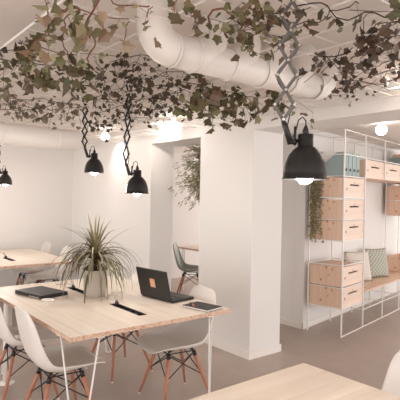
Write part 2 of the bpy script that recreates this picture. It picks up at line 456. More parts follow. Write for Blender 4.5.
nb = thing('notebook', 'black notebook with a pen clipped to its left side near the table corner', 'notebook', (2.218, 2.69, H), R(10))
b = NB(); box(b, -.085, .085, -.12, .12, .013, .017, bev=.001); obj('cover', b, 'black_paper', nb)
b = NB(); box(b, -.083, .083, -.118, .118, .003, .013); obj('pages', b, 'paper', nb)
b = NB(); box(b, -.085, .085, -.12, .12, 0, .003, bev=.001); obj('back_cover', b, 'black_paper', nb)
pn = thing('pen', 'small pen lying on the black notebook', 'pen', (2.165, 2.745, H+.024), R(65))
b = NB(); tube(b, [(-.06, 0, 0), (.045, 0, 0), (.06, 0, 0)], [.006, .006, .002], 10); obj('barrel', b, 'black_plastic', pn)
b = NB(); tube(b, [(-.063, 0, 0), (-.02, 0, 0)], .0068, 10); obj('cap', b, 'copper', pn)

def plug(loc, rz, label, up=.06):
    t = thing('power_cable', label, 'cable', loc, rz, None)
    b = NB(); tube(b, [(0, 0, -.016), (0, 0, .012), (.0, .005, .03)], [.014, .016, .008], 10); obj('plug', b, 'black_plastic', t)
    b = NB(); tube(b, [(0, 0, .025), (.0, .02, up), (.0, .08, up*1.1), (.01, .14, up*.6), (.03, .19, .01), (.02, .24, .006)], .0035, 6); obj('cord', b, 'cable', t)
    b = NB(); tube(b, [(.0, .005, .025), (.02, .03, .055), (.012, .045, .05)], [.006, .012, .006], 8); obj('strain_relief', b, 'cable', t)
    return t
plug((1.755, 3.13, .74), R(5), 'small white power cable rising from the cable tray beside the open laptop')
plug((1.755, 3.90, .74), R(20), 'small power cable and plug in the tray left of the plant pot', .03)
plug((1.885, 6.22, .74), R(60), 'small cable sticking up from the tray of the back left table', .07)

# ------------------------------------------------------------------ spiky potted plant
pt = thing('potted_plant', 'arching spiky green houseplant in a plain grey metal pot', 'plant', (1.77, 3.52, H))
PR = .098
b = NB(); lathe(b, [(0, 0), (PR*.88, 0), (PR*.89, .006), (PR*.97, .20), (PR, .205), (PR, .215), (PR*.95, .215), (PR*.93, .19), (0, .19)], 40); obj('pot', b, 'pot_metal', pt)
b = NB(); lathe(b, [(PR*.93, .19), (PR*.97, .222), (PR*1.02, .222), (PR*1.02, .214)], 40); obj('inner_pot_rim', b, 'black_plastic', pt)
b = NB(); lathe(b, [(PR*.92, .193), (PR*.5, .20), (0, .203)], 24); obj('soil', b, 'soil', pt)
rnd = random.Random(3)
b = NB(); tube(b, [(0, 0, .19), (.004, 0, .26), (0, .004, .34)], [.014, .013, .009], 8); obj('stem', b, 'stem_dark', pt)
b = NB()
def blade(b, base, az, lean, L, wd, droop, rnd, n=9):
    p = Vector(base); th = lean; pts = []
    for i in range(n+1):
        pts.append((p.copy(), th)); st_ = L/n
        p = p+Vector((math.cos(az)*math.sin(th), math.sin(az)*math.sin(th), math.cos(th)))*st_
        th = min(th+droop/n*(1+.6*i/n), R(172))
    side = Vector((-math.sin(az), math.cos(az), 0)); prev = None
    for i, (q, th_) in enumerate(pts):
        f_ = i/n; ww = wd*min(1, (.45+2.2*f_))*(1-f_**2.5)+.0005
        nrm = Vector((-math.cos(az)*math.cos(th_), -math.sin(az)*math.cos(th_), math.sin(th_)))
        row = [b.verts.new(q+side*ww+nrm*ww*.35), b.verts.new(q), b.verts.new(q-side*ww+nrm*ww*.35)]
        if prev:
            for k in (0, 1):
                f = b.faces.new((prev[k], prev[k+1], row[k+1], row[k])); f.smooth = True
        prev = row
for i in range(130):
    az = rnd.uniform(0, 2*PI); lv = rnd.random()
    lean = R(10+82*lv**.6)+rnd.gauss(0, .08); L = rnd.uniform(.28, .42) if lv < .3 else rnd.uniform(.30, .52)
    drp = R(rnd.uniform(15, 60)) if lv < .10 else R(rnd.uniform(75, 130))
    blade(b, (rnd.gauss(0, .008), rnd.gauss(0, .008), .25+.10*rnd.random()), az, lean, L, rnd.uniform(.006, .0105), drp, rnd)
obj('leaves', b, 'leaf_spider', pt, fix=False)

# ------------------------------------------------------------------ wire grid under the ceiling
GZ = 2.30
b = NB()
def bar(b, p, q, w_):
    p, q = Vector(p), Vector(q); tube(b, [p, q], w_, 4)
gx0, gx1, gy0, gy1 = .733, 3.19, -.4, 7.2
k = 0
xs = []
x = gx0
while x < gx1+.01: xs.append(x); x += .2045
ys = []
y = 1.582
while y > gy0: y -= .2035
while y < gy1: ys.append(y); y += .2035
for i, x in enumerate(xs): bar(b, (x, ys[0], GZ), (x, ys[-1], GZ), .0042 if i else .0062)
for y in ys: bar(b, (xs[0], y, GZ+.005), (xs[-1], y, GZ+.005), .0034)
gr = obj('ceiling_wire_grid', b, 'white_metal'); tag(gr, 'white wire grid hung under the ceiling and carrying the ivy', 'wire grid')
b = NB()
for x in (xs[1], xs[7]):
    for y in (ys[2], ys[12], ys[20], ys[30]): tube(b, [(x, y, GZ), (x, y, ZC)], .0018, 5)
obj('hanger_wire', b, 'white_metal', gr)

# ------------------------------------------------------------------ ducts
def sweep_pipe(bm, pts, r, seg=28): tube(bm, pts, r, seg, cap=True)
def elbow(cx, z0, rr, r, y, sgn, up_to, n=10):
    """vertical pipe at x=cx that bends towards sgn*X into the run at height z0"""
    pts = [Vector((cx, y, up_to)), Vector((cx, y, z0+rr))]
    for i in range(1, n+1):
        a = PI/2*i/n
        pts.append(Vector((cx+sgn*rr*(1-math.cos(a)), y, z0+rr-rr*math.sin(a))))
    return pts
d = thing('ventilation_duct', 'thick white plastic duct with elbow branches hanging at the top centre', 'duct', (0, 0, 0))
DY, DZ, DR = 1.755, 2.213, .074
xs_ = [1.475+.225*i for i in range(5)]
x0e = 1.145
b = NB(); tube(b, [(x0e+.09, DY, DZ), (xs_[-1]-.06, DY, DZ)], DR, 36); obj('main_pipe', b, 'duct_plastic', d)
b = NB(); tube(b, elbow(x0e, DZ, .095, DR, DY, 1, ZC+.0, 14), DR*1.05, 36); el = obj('end_elbow', b, 'duct_plastic', d)
def collar(bm, c, ax, r, w_=.012, t_=.0028):
    c = Vector(c); ax = Vector(ax); tube(bm, [c-ax*w_/2, c-ax*w_/2*.8, c+ax*w_/2*.8, c+ax*w_/2], [r, r+t_, r+t_, r], 36, cap=False)
b = NB(); collar(b, (x0e, DY, DZ+.098), (0, 0, 1), DR*1.05, .02, .004); collar(b, (x0e+.10, DY, DZ), (1, 0, 0), DR*1.05); obj('joint_ring', b, 'duct_plastic', el)
for i, x in enumerate(xs_):
    b = NB(); cx = x
    tube(b, elbow(cx, DZ, .115, DR, DY, -1, ZC, 14), DR*1.07, 36)
    e_ = obj('branch_elbow', b, 'duct_plastic', d)
    b = NB(); collar(b, (x-.115, DY, DZ), (1, 0, 0), DR*1.07, .012, .0025)
    obj('joint_ring', b, 'duct_plastic', e_)
d2 = thing('ventilation_duct', 'plain white duct crossing behind the ivy at the upper left', 'duct', (0, 0, 0))
b = NB(); tube(b, [(-1.6, 4.30, 2.075), (1.93, 4.30, 2.075), (1.965, 4.30, 2.075), (1.985, 4.30, 2.075)], [.098, .098, .088, .06], 36); mp_ = obj('main_pipe', b, 'duct_plastic', d2)
for x in (-.6, .35, 1.25, 1.75):
    b = NB(); collar(b, (x, 4.30, 2.075), (1, 0, 0), .098, .02, .004); obj('joint_ring', b, 'duct_plastic', d2)
b = NB()
for x in (-.4, 1.0, 1.7):
    tube(b, [(x, 4.30, 2.17), (x, 4.30, ZC)], .004, 6)
obj('hanger_rod', b, 'white_metal', d2)

# ------------------------------------------------------------------ scissor pendant lamps
def make_pendant(label, rim, top, cells, width, power, seed, tilt=0.0, arm_m='black_metal', pin=.004):
    """rim = centre of the shade opening, top = height of the fixing"""
    t = thing('pendant_lamp', label, 'pendant lamp', (rim[0], rim[1], rim[2]), -YAW, 'black scissor pendants')
    # shade: bell with open mouth
    b = NB(); s = 1.0
    out = [(.0865, 0), (.086, .004), (.083, .006), (.081, .03), (.075, .06), (.063, .09), (.046, .112), (.034, .122), (.0295, .124), (.0295, .168), (.027, .171), (0, .171)]
    inn = [(.0, .116), (.03, .116), (.044, .107), (.060, .087), (.072, .058), (.0785, .03), (.082, .003), (.0865, 0)]
    lathe(b, inn+out, 40); sh = obj('lamp_shade', b, 'black_metal', t)
    b = NB(); lathe(b, [(0, .165), (.012, .165), (.012, .185), (.007, .198), (.004, .205), (0, .205)], 16); obj('cable_gland', b, 'black_plastic', t)
    b = NB(); bmesh.ops.create_uvsphere(b, u_segments=20, v_segments=14, radius=.034)
    for v in b.verts: v.co.z = v.co.z*.95+.014; 
    for f in b.faces: f.smooth = True
    obj('bulb', b, 'bulb_glow', t)
    b = NB(); lathe(b, [(.016, .04), (.016, .11), (0, .11)], 16); obj('socket', b, 'white_plastic', t)
    # bracket on the left side of the neck
    ax = -.052
    b = NB()
    tube(b, [(-.030, 0, .150), (-.044, 0, .134), (-.056, 0, .134), (-.078, 0, .20), (-.088, 0, .225)], [.006, .009, .012, .012, .007], 8)
    tube(b, [(-.040, 0, .13), (-.040, 0, .20)], .005, 8)
    lathe(b, [(0, -.008), (.012, -.008), (.012, .008), (0, .008)], 14, (-.045, 0, .143))
    obj('bracket', b, 'black_metal', t)
    # lazy tongs
    z0 = .225; z1 = top-rim[2]; n = cells; h = (z1-z0)/n; wd = width
    b = NB(); pv = NB()
    x0 = -.086; dx = tilt/n
    def flat(b, p, q, yoff):
        p, q = Vector(p), Vector(q); dd = (q-p).normalized(); sd = Vector((-dd.z, 0, dd.x))*.0062
        for y0 in (yoff,):
            vs_ = []
            for yy in (y0-.0018, y0+.0018):
                for c in (p-dd*.006-sd, q+dd*.006-sd, q+dd*.006+sd, p-dd*.006+sd): vs_.append(b.verts.new((c.x, yy, c.z)))
            a = vs_
            for f in ((0, 1, 2, 3), (7, 6, 5, 4), (0, 4, 5, 1), (1, 5, 6, 2), (2, 6, 7, 3), (3, 7, 4, 0)): b.faces.new([a[i] for i in f])
    for i in range(n):
        c0 = x0+dx*i; c1 = x0+dx*(i+1); za, zb = z0+h*i, z0+h*(i+1); zm = (za+zb)/2; cm = (c0+c1)/2
        L_, R_ = (cm-wd/2, 0, zm), (cm+wd/2, 0, zm)
        flat(b, (c0, 0, za), L_, .004); flat(b, (c0, 0, za), R_, -.004)
        flat(b, L_, (c1, 0, zb), -.004); flat(b, R_, (c1, 0, zb), .004)
        for q in ((c0, 0, za), L_, R_): tube(pv, [(q[0], -.010, q[2]), (q[0], .010, q[2])], pin, 10)
    me2 = bpy.data.meshes.new('pins'); pv.to_mesh(me2); pv.free(); k0 = len(b.faces); b.from_mesh(me2); b.faces.ensure_lookup_table(); bpy.data.meshes.remove(me2)
    for f in b.faces[k0:]: f.material_index = 1
    obj('scissor_arm', b, [arm_m, 'chrome' if arm_m == 'grey_metal' else arm_m], t)
    # cable looping up the tongs
    b = NB(); pts = [(0, 0, .20), (.0, 0, .222), (-.012, 0, .236), (-.028, 0, .225), (-.035, .006, .19), (-.05, .01, .15), (-.075, .012, .165)]
    m_ = n*8
    for i in range(2, m_+1):
        f_ = i/m_; ph = f_*n*2*PI
        pts.append((x0+tilt*f_+wd*.5*math.sin(ph/2+seed), .012+.008*math.cos(ph), z0+(z1-z0)*f_))
    tube(b, pts, .0026, 6); obj('cable', b, 'black_plastic', t)
    b = NB(); lathe(b, [(0, z1-.03), (.028, z1-.03), (.04, z1-.005), (.04, z1), (0, z1)], 20, (x0+tilt, 0, 0)); obj('ceiling_mount', b, 'black_metal', t)
    point('bulb_light', (0, 0, -.03), power, (1, .93, .85), .03, t)
    return t
make_pendant('big black pendant lamp nearest the camera, its scissor arm spread into wide diamonds', (1.438, 1.148, 1.625), ZC, 5, .074, 4.5, 0, .035, 'grey_metal', .0055)
make_pendant('black pendant lamp above the open laptop, on a narrow stretched scissor arm', (1.815, 2.97, 1.57), ZC, 5, .040, 4.5, 1, .02)
make_pendant('black pendant lamp above the spiky plant, smaller than the one at its right', (1.867, 3.765, 1.745), ZC, 5, .044, 6.5, 2, .0)
make_pendant('smallest black pendant lamp at the left edge above the far table', (1.83, 6.11, 1.668), ZC, 5, .036, 10, 3, .0)

# globe lights and small wall spotlights
def globe(label, loc, r, power, cord=True):
    t = thing('globe_light', label, 'ceiling light', loc)
    b = NB(); bmesh.ops.create_uvsphere(b, u_segments=24, v_segments=16, radius=r)
    for f in b.faces: f.smooth = True
    obj('glass_globe', b, 'globe_glow', t)
    b = NB(); lathe(b, [(0, r*.9), (.02, r*.9), (.03, ZC-loc[2]-.002), (0, ZC-loc[2]-.002)], 16); obj('ceiling_mount', b, 'white_metal', t)
    return t
globe('round globe light on the ceiling above the wire shelving', (4.80, 2.80, 2.325), .058, 0)
globe('bright round globe light beside the beam over the wall opening', (2.93, 4.08, 2.305), .05, 0)
globe('small round globe light on the ceiling near the back left wall corner', (2.83, 5.42, 2.295), .05, 0)
def spotlight(label, loc, target, power, ang):
    t = thing('ceiling_spotlight', label, 'spotlight', loc)
    b = NB(); tube(b, [(0, 0, .02), (0, 0, ZC-loc[2])], .008, 8); obj('stem', b, 'white_metal', t)
    dvec = (Vector(target)-Vector(loc)).normalized()
    b = NB(); tube(b, [-dvec*.04, -dvec*.035, dvec*.04], [.018, .026, .032], 20); obj('spot_head', b, 'white_metal', t)
    b = NB(); tube(b, [dvec*.0405, dvec*.042], .027, 20); obj('lens', b, 'bulb_glow', t)
    spot('spot_light', Vector(loc)+dvec*.05, target, power, ang)
spotlight('small white ceiling spotlight in the ivy at the right, washing the beam', (2.90, 1.70, 2.36-.02), (3.26, 1.25, 2.30), 26, 130)
spotlight('white ceiling spotlight near the opening, lighting the beam over it', (2.95, 4.45, 2.33), (3.26, 4.65, 2.30), 7, 115)
spotlight('white ceiling spotlight that washes the wall behind the middle pendants', (3.00, 5.72, 2.34), (3.26, 5.78, 2.10), 6, 85)

# ------------------------------------------------------------------ wire shelving with pine boxes
sh = thing('wire_shelving', 'white wire shelving frame along the wall, holding pine boxes and a bench', 'shelving', SO, SA)
DP = .42
U = [0, .605, 1.255, 1.905, 2.50, 3.1]
LV = [.316, .55, .806, 1.085, 1.325, 1.578, 1.822, 2.07, 2.345]
def post(u_, w_, z0, z1): 
    b = NB(); box(b, u_-.007, u_+.007, w_-.007, w_+.007, z0, z1); obj('post', b, 'white_metal', sh)
for i, u_ in enumerate(U[:2]): post(u_, 0, 0 if i < 2 else 0, LV[-1]); post(u_, DP, 0 if i == 0 else 0, LV[-1])
for u_ in (U[2], U[3]):
    post(u_, 0, 0, .42); post(u_, DP, 0, .42); post(u_, 0, LV[6], LV[-1]); post(u_, DP, LV[6], LV[-1])
for u_ in (U[4], U[5]): post(u_, 0, 0, LV[-1]); post(u_, DP, 0, LV[-1])
def rail(u0, w0, u1, w1, z):
    b = NB(); box(b, min(u0, u1)-.005, max(u0, u1)+.005, min(w0, w1)-.005, max(w0, w1)+.005, z-.005, z+.005); obj('rail', b, 'white_metal', sh)
for z in LV:
    rail(0, 0, U[1], 0, z); rail(0, 0, 0, DP, z); rail(U[1], 0, U[1], DP, z); rail(0, DP, U[1], DP, z)
for z in (LV[7], LV[8]): rail(U[1], 0, U[5], 0, z); rail(U[1], DP, U[5], DP, z)
rail(0, 0, U[5], 0, .005); rail(U[1], 0, U[5], 0, .215); rail(U[1], DP, U[5], DP, .215)
for u_ in (U[2], U[3]):
    rail(u_, 0, u_, DP, LV[8]); rail(u_, 0, u_, DP, LV[7]); rail(u_, 0, u_, DP, .215)
rail(U[1], 0, U[1], DP, .215)

def make_boxx(label, u_, z, w_=.585, h=.225, d_=.40, group=None, first=[None]):
    loc = SO+SU*(u_+.01)+SW*.008; loc.z = z+.005
    if first[0] and abs(first[0]['_w']-w_) < .001:
        return dup(first[0], loc, SA, label, group)
    t = thing('storage_box', label, 'box', loc, SA, group); t['_w'] = w_
    b = NB(); e = .014
    box(b, 0, e, .0145, d_, 0, h); box(b, w_-e, w_, .0145, d_, 0, h); box(b, e, w_-e, d_-e, d_, 0, h); box(b, e, w_-e, .0145, d_-e, 0, e); box(b, e, w_-e, .0145, d_-e, h-e, h)
    obj('body', b, 'pine_vertical', t)
    b = NB(); s0, s1, zs0, zs1 = w_*.30, w_*.74, h*.60, h*.68
    box(b, 0, w_, 0, .014, 0, zs0); box(b, 0, w_, 0, .014, zs1, h); box(b, 0, s0, 0, .014, zs0, zs1); box(b, s1, w_, 0, .014, zs0, zs1)
    bmesh.ops.remove_doubles(b, verts=b.verts[:], dist=1e-5)
    fp = obj('front_panel', b, 'pine_front', t)
    b = NB(); box(b, s0-.004, s1+.004, .0146, .016, zs0-.004, zs1+.004); obj('slot_shade', b, 'dark_gap', fp)  # dark plate behind the opening, painted shade of the box interior
    first[0] = t; return t
GB = 'pine boxes in the wire shelving'
make_boxx('pine box directly below the grey green magazine files', 0, LV[5], group=GB)
make_boxx('pine box second from the top of the left shelf stack', 0, LV[4], group=GB)
make_boxx('pine box third from the top, just above the empty shelf gap', 0, LV[3], group=GB)
make_boxx('pine box just below the empty shelf gap, beside the bench end', 0, LV[1]+.005, group=GB)
make_boxx('lowest pine box of the left shelf stack, nearest the floor', 0, LV[0], group=GB)
make_boxx('pine box in the top row immediately right of the magazine files', U[1], LV[6], w_=.63, group=GB)
make_boxx('pine box in the top row straight below the round globe light', U[2], LV[6], w_=.63, group=GB)
make_boxx('pine box in the top row at the right edge of the picture', U[3], LV[6], w_=.575, group=GB)
make_boxx('pine box at the top of the right shelf stack under the archive box', U[4], LV[6], group=GB)
make_boxx('upper pine box of the right shelf stack, grain side showing', U[4], 1.50+.06, w_=.585, h=.235, group=GB)
make_boxx('second pine box down in the right shelf stack', U[4], 1.32, w_=.585, h=.235, group=GB)
for u_, z in ((U[4], 1.32), (U[4], 1.56)):
    rail(u_, 0, u_, DP, z); rail(u_, 0, U[5], 0, z)
b = NB(); box(b, U[1]+.006, U[5]-.006, -.02, DP, .425, .448, bev=.002)
bn = obj('bench_board', b, 'bench_wood', loc=SO, rz=SA); tag(bn, 'long pine bench board between the shelf stacks', 'bench')
b = NB()
bb = thing('storage_box', 'low open pine box standing on the bench at the right edge', 'box', SO+SU*(U[4]+.01)+SW*.008+Vector((0, 0, .448)), SA, GB)
box(b, 0, .014, 0, .40, 0, .23); box(b, .571, .585, 0, .40, 0, .23); box(b, .014, .571, .386, .40, 0, .23); box(b, .014, .571, 0, .014, 0, .23); box(b, .014, .571, .014, .386, 0, .014)
obj('body', b, 'pine_vertical', bb)

# magazine files
def magfile(label, u_, w_off, z):
    loc = SO+SU*u_+SW*w_off; loc.z = z
    t = thing('magazine_file', label, 'file', loc, SA, 'grey green magazine files')
    b = NB(); wd, dp, h1, h2, e = .095, .24, .27, .15, .004
    # two slanted sides
    for x in (0, wd-e):
        v = [b.verts.new((x+dx_, y_, z_)) for dx_ in (0, e) for y_, z_ in ((0, 0), (dp, 0), (dp, h2), (.10, h1), (0, h1))]
        b.faces.new(v[0:5]); b.faces.new(v[5:10][::-1])
        for i in range(5): b.faces.new((v[i], v[(i+1) % 5], v[5+(i+1) % 5], v[5+i]))
    box(b, e, wd-e, 0, e, 0, h1); box(b, e, wd-e, dp-e, dp, 0, h2); box(b, e, wd-e, e, dp-e, 0, e)
    obj('body', b, 'sage_card', t)
    b = NB(); box(b, .028, .068, -.002, .0, .055, .085); obj('label_slot', b, 'dark_gap', t)
    b = NB(); box(b, .010, wd-.012, .02, .19, .006, .12); obj('papers', b, 'paper', t)
for i, nm in enumerate(('leftmost', 'second', 'third', 'fourth')):
    magfile('grey green magazine file, %s of the row on top of the left shelf stack' % nm, .03+i*.11, .012, LV[6]+.006)
b = NB(); box(b, 0, .16, 0, .012, 0, .22); t_ = obj('pine_panel', b, 'pine_vertical', loc=SO+SU*.01+SW*.36+Vector((0, 0, LV[6]+.005)), rz=SA)
tag(t_, 'small pine board standing behind the magazine files', 'board')
# archive box and board on the upper right
t = thing('archive_box', 'flat grey green archive box on the top shelf at the right edge', 'box', SO+SU*(U[4]-.03)+SW*.02+Vector((0, 0, LV[7]+.006)), SA)
b = NB(); box(b, 0, .60, 0, .34, 0, .095, bev=.003); obj('body', b, 'sage_card', t)
b = NB(); box(b, -.004, .604, -.004, .344, .096, .15, bev=.003); obj('lid', b, 'sage_card', t)
b = NB(); box(b, .22, .38, -.006, -.001, .03, .07); obj('handle', b, 'sage_card', t)
t = thing('wooden_tray', 'flat wooden tray lying on the grey green archive box', 'tray', SO+SU*(U[4]+.01)+SW*.04+Vector((0, 0, LV[7]+.157)), SA)
b = NB(); box(b, 0, .56, 0, .3, 0, .012); obj('bottom', b, 'bench_wood', t)
b = NB(); box(b, 0, .56, 0, .012, .012, .05); box(b, 0, .56, .288, .3, .012, .05); box(b, 0, .012, .012, .288, .012, .05); box(b, .548, .56, .012, .288, .012, .05); obj('rim', b, 'bench_wood', t)

# cushions
def cushion(label, m, u_, w_, size, lean, rz, thick=.055):
    loc = SO+SU*u_+SW*w_; loc.z = .449
    b = NB(); n = 14; S = size/2
    for side in (1, -1):
        g_ = [[None]*(n+1) for _ in range(n+1)]
        for i in range(n+1):
            for j in range(n+1):
                s_, t_ = -1+2*i/n, -1+2*j/n
                pin = 1-.07*(1-(abs(s_*t_))**1.5)*max(abs(s_), abs(t_))**3
                th = thick*((1-s_*s_)*(1-t_*t_))**.42
                g_[i][j] = b.verts.new((s_*S*pin, side*th, S*.96+t_*S*pin))
        for i in range(n):
            for j in range(n):
                f = b.faces.new((g_[i][j], g_[i+1][j], g_[i+1][j+1], g_[i][j+1])); f.smooth = True
    bmesh.ops.remove_doubles(b, verts=b.verts[:], dist=1e-5)
    o = obj('cushion', b, m, loc=loc); o.rotation_euler = (R(lean), 0, SA+rz)
    return tag(o, label, 'cushion')
cushion('plain off-white cushion leaning in the corner behind the left shelf stack', 'white_cloth', 1.20, .28, .42, -12, R(-25), .06)
cushion('grey green cushion with pale dots standing on the bench', 'dots', 1.74, .24, .43, -10, R(-24), .065)

# ------------------------------------------------------------------ foliage builders
IVY = [(0, 0), (.25, -.08), (.44, .04), (.38, .24), (.52, .46), (.31, .60), (0, 1.0)]
def leaf(bm, p, size, rnd, down=True, kind='ivy', along=None):
    # random orientation with the tip mostly pointing down or sideways
    a = rnd.uniform(0, 2*PI)
    tip = Vector((math.cos(a), math.sin(a), rnd.uniform(-1.3, .1) if down else rnd.uniform(-.5, .6))).normalized()
    if along is not None: tip = (tip*.6+along).normalized()
    nr = Vector((rnd.gauss(0, 1), rnd.gauss(0, 1), rnd.gauss(0, 1))); nr = (nr-tip*nr.dot(tip)).normalized()
    sd = tip.cross(nr); fold = rnd.uniform(.1, .8)
    sh_ = IVY if kind == 'ivy' else ([(0, 0), (.35, .12), (.48, .40), (.30, .75), (0, 1)] if kind == 'round' else [(0, 0), (.11, .3), (.09, .7), (0, 1)])
    mid = [bm.verts.new(p+tip*(y_*size)) for x_, y_ in ((0, 0), (0, .5), (0, 1))]
    for s in (1, -1):
        pts = [bm.verts.new(p+tip*(y_*size)+sd*(s*x_*size*rnd.uniform(.85, 1.15))+nr*(abs(x_)*size*fold)) for x_, y_ in sh_[1:-1]]
        try: bm.faces.new([mid[0]]+pts+[mid[2], mid[1]])
        except Exception: pass
def vine(path, label, m, size, density, spread=.05, sag=.05, z=GZ, seed=0, stem='stem_dark', kind='ivy', sr_=.0022, branches=3, group='ivy vines on the wire grid', hang=0):
    rnd = random.Random(seed); density *= (.42 if m == 'leaf_light' else .36 if m in ('leaf_mid', 'leaf_brown') else .27); size *= (.76 if m == 'leaf_light' else .74); spread *= .7; branches = int(branches*.7+.5)
    pts = [Vector((p[0], p[1], p[2] if len(p) > 2 else z)) for p in path]
    def fill(pts, jit):
        out = []
        for a, c in zip(pts, pts[1:]):
            n = max(2, int((c-a).length/.06))
            for i in range(n):
                q = a.lerp(c, i/n); q += Vector((rnd.gauss(0, jit), rnd.gauss(0, jit), rnd.gauss(-.006, jit*.7))); out.append(q)
        out.append(pts[-1].copy())
        # smooth once
        return [out[0]]+[(out[i-1]+out[i]*2+out[i+1])/4 for i in range(1, len(out)-1)]+[out[-1]]
    lines = [fill(pts, .022)]
    for k_ in range(branches):
        q = rnd.choice(lines[0]); a = rnd.uniform(0, 2*PI); L = rnd.uniform(.10, .28)
        lines.append(fill([q, q+Vector((math.cos(a)*L*.5, math.sin(a)*L*.5, rnd.uniform(-.05, .01))), q+Vector((math.cos(a)*L, math.sin(a)*L, rnd.uniform(-.12, .02)))], .012))
    for k_ in range(hang):
        q = rnd.choice(lines[0]); L = rnd.uniform(.06, .16)
        lines.append(fill([q, q+Vector((rnd.gauss(0, .02), rnd.gauss(0, .02), -L))], .008))
    bl = NB(); bs = NB()
    for li, ln in enumerate(lines):
        tube(bs, ln, sr_ if li == 0 else sr_*.6, 5)
        for a, c in zip(ln, ln[1:]):
            L = (c-a).length; nn = density*L; n = int(nn)+(1 if rnd.random() < nn-int(nn) else 0)
            for _ in range(n):
                q = a.lerp(c, rnd.random()); o_ = Vector((rnd.gauss(0, spread), rnd.gauss(0, spread), rnd.gauss(-sag*.4, sag*.5)))
                q2 = q+o_
                q2.z = min(q2.z, ZC-.02)
                sz = size*rnd.uniform(.5, 1.2)
                leaf(bl, q2, sz, rnd, kind=kind)
                if rnd.random() < .5: tube(bs, [q, q2], .0009, 3, cap=False)
    f = obj('ivy_vine', bl, m, fix=False); tag(f, label, 'vine', group)
    obj('stem', bs, stem, f, fix=False)
    return f
#VINES
vine([(0.73,1.63,2.28),(0.75,1.79,2.28),(0.77,1.96,2.28),(0.78,2.15,2.28),(0.84,2.41,2.28),(0.94,2.72,2.28),(1.07,3.04,2.28)], 'light green and pinkish ivy trail hanging at the top left corner', 'leaf_light', .085, 55, .03, .07, stem='stem_red', sr_=.004, branches=3, seed=20)
vine([(0.64,1.68,2.27),(0.7,1.84,2.27),(0.79,2.04,2.27)], 'short pale green ivy trail on the grid edge at the top left', 'leaf_light', .08, 22, .025, .06, stem='stem_red', sr_=.003, branches=1, seed=21)
vine([(0.78,1.55,2.26),(0.85,1.76,2.26),(0.94,1.93,2.26),(1.03,2.15,2.26),(1.12,2.35,2.26)], 'ivy trail with large drooping leaves right of the top left cluster', 'leaf_light', .09, 36, .025, .08, stem='stem_red', sr_=.004, branches=2, seed=22)
vine([(0.74,1.76,2.27),(0.83,2.0,2.27),(0.96,2.26,2.27),(1.09,2.48,2.27)], 'ivy trail hanging between the two pale trails at top left', 'leaf_mid', .08, 30, .03, .07, stem='stem_red', sr_=.003, branches=2, seed=23)
vine([(0.76,2.36,2.27),(0.88,2.56,2.27),(0.99,2.62,2.27),(1.02,2.49,2.27),(1.15,2.53,2.27),(1.21,2.53,2.27)], 'dense green brown ivy cluster below the top left trails', 'leaf_mid', .085, 130, .06, .10, branches=7, seed=24)
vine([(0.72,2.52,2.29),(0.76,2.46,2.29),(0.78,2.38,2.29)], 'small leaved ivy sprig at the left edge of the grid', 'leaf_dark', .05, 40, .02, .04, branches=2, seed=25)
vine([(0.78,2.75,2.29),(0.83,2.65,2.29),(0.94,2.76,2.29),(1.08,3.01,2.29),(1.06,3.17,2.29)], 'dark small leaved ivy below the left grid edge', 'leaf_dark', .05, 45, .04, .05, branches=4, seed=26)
vine([(0.84,3.03,2.29),(0.99,3.24,2.29),(1.11,3.72,2.29),(1.27,3.76,2.29),(1.35,3.59,2.29),(1.56,3.71,2.29),(1.59,3.46,2.29)], 'dry thin ivy strands over the far white duct', 'leaf_dry', .055, 60, .07, .06, branches=12, hang=8, seed=27)
vine([(1.09,3.89,2.22),(1.24,3.8,2.22),(1.4,3.71,2.22),(1.42,3.45,2.22),(1.56,3.43,2.22)], 'row of large dark green leaves in front of the far white duct', 'leaf_mid', .13, 11, .04, .10, kind='round', branches=2, hang=2, seed=28)
vine([(1.07,3.83,2.24),(1.29,3.73,2.24),(1.4,3.4,2.24),(1.64,3.5,2.24)], 'tangled dry ivy lying over the far white duct', 'leaf_dry', .06, 70, .06, .07, branches=10, hang=8, seed=29)
vine([(0.84,1.61,2.29),(0.9,1.63,2.29),(0.93,1.58,2.29),(1.0,1.57,2.29)], 'reddish ivy leaves beside the elbow of the white duct', 'leaf_light', .065, 45, .04, .05, stem='stem_red', sr_=.003, branches=2, seed=30)
vine([(0.94,1.63,2.26),(0.99,1.73,2.26),(1.04,1.84,2.26),(1.07,1.92,2.26)], 'short hanging ivy sprig left of the duct elbow', 'leaf_light', .07, 22, .015, .05, stem='stem_red', branches=0, seed=31)
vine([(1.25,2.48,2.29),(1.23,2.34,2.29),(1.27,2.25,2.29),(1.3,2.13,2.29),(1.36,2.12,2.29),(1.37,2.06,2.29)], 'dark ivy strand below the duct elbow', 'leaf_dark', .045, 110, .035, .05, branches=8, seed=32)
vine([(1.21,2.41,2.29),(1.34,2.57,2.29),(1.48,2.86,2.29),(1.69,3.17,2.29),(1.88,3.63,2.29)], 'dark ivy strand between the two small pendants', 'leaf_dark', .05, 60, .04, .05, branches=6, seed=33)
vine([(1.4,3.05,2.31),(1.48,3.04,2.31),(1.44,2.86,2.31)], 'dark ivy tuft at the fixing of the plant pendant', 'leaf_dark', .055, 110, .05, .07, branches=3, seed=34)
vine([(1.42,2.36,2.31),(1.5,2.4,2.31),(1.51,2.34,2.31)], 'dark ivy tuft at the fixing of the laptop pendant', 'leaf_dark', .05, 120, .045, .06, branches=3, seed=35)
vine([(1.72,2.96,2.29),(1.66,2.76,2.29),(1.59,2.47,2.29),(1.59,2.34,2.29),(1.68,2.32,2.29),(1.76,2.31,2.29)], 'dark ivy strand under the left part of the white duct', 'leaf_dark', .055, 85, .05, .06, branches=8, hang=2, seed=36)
vine([(1.92,3.86,2.29),(1.93,3.58,2.29),(1.95,3.33,2.29),(2.15,3.37,2.29),(2.21,3.19,2.29),(2.22,2.96,2.29),(2.38,2.91,2.29)], 'dark ivy band above the bright wall washers', 'leaf_dark', .06, 85, .08, .06, branches=14, hang=4, seed=37)
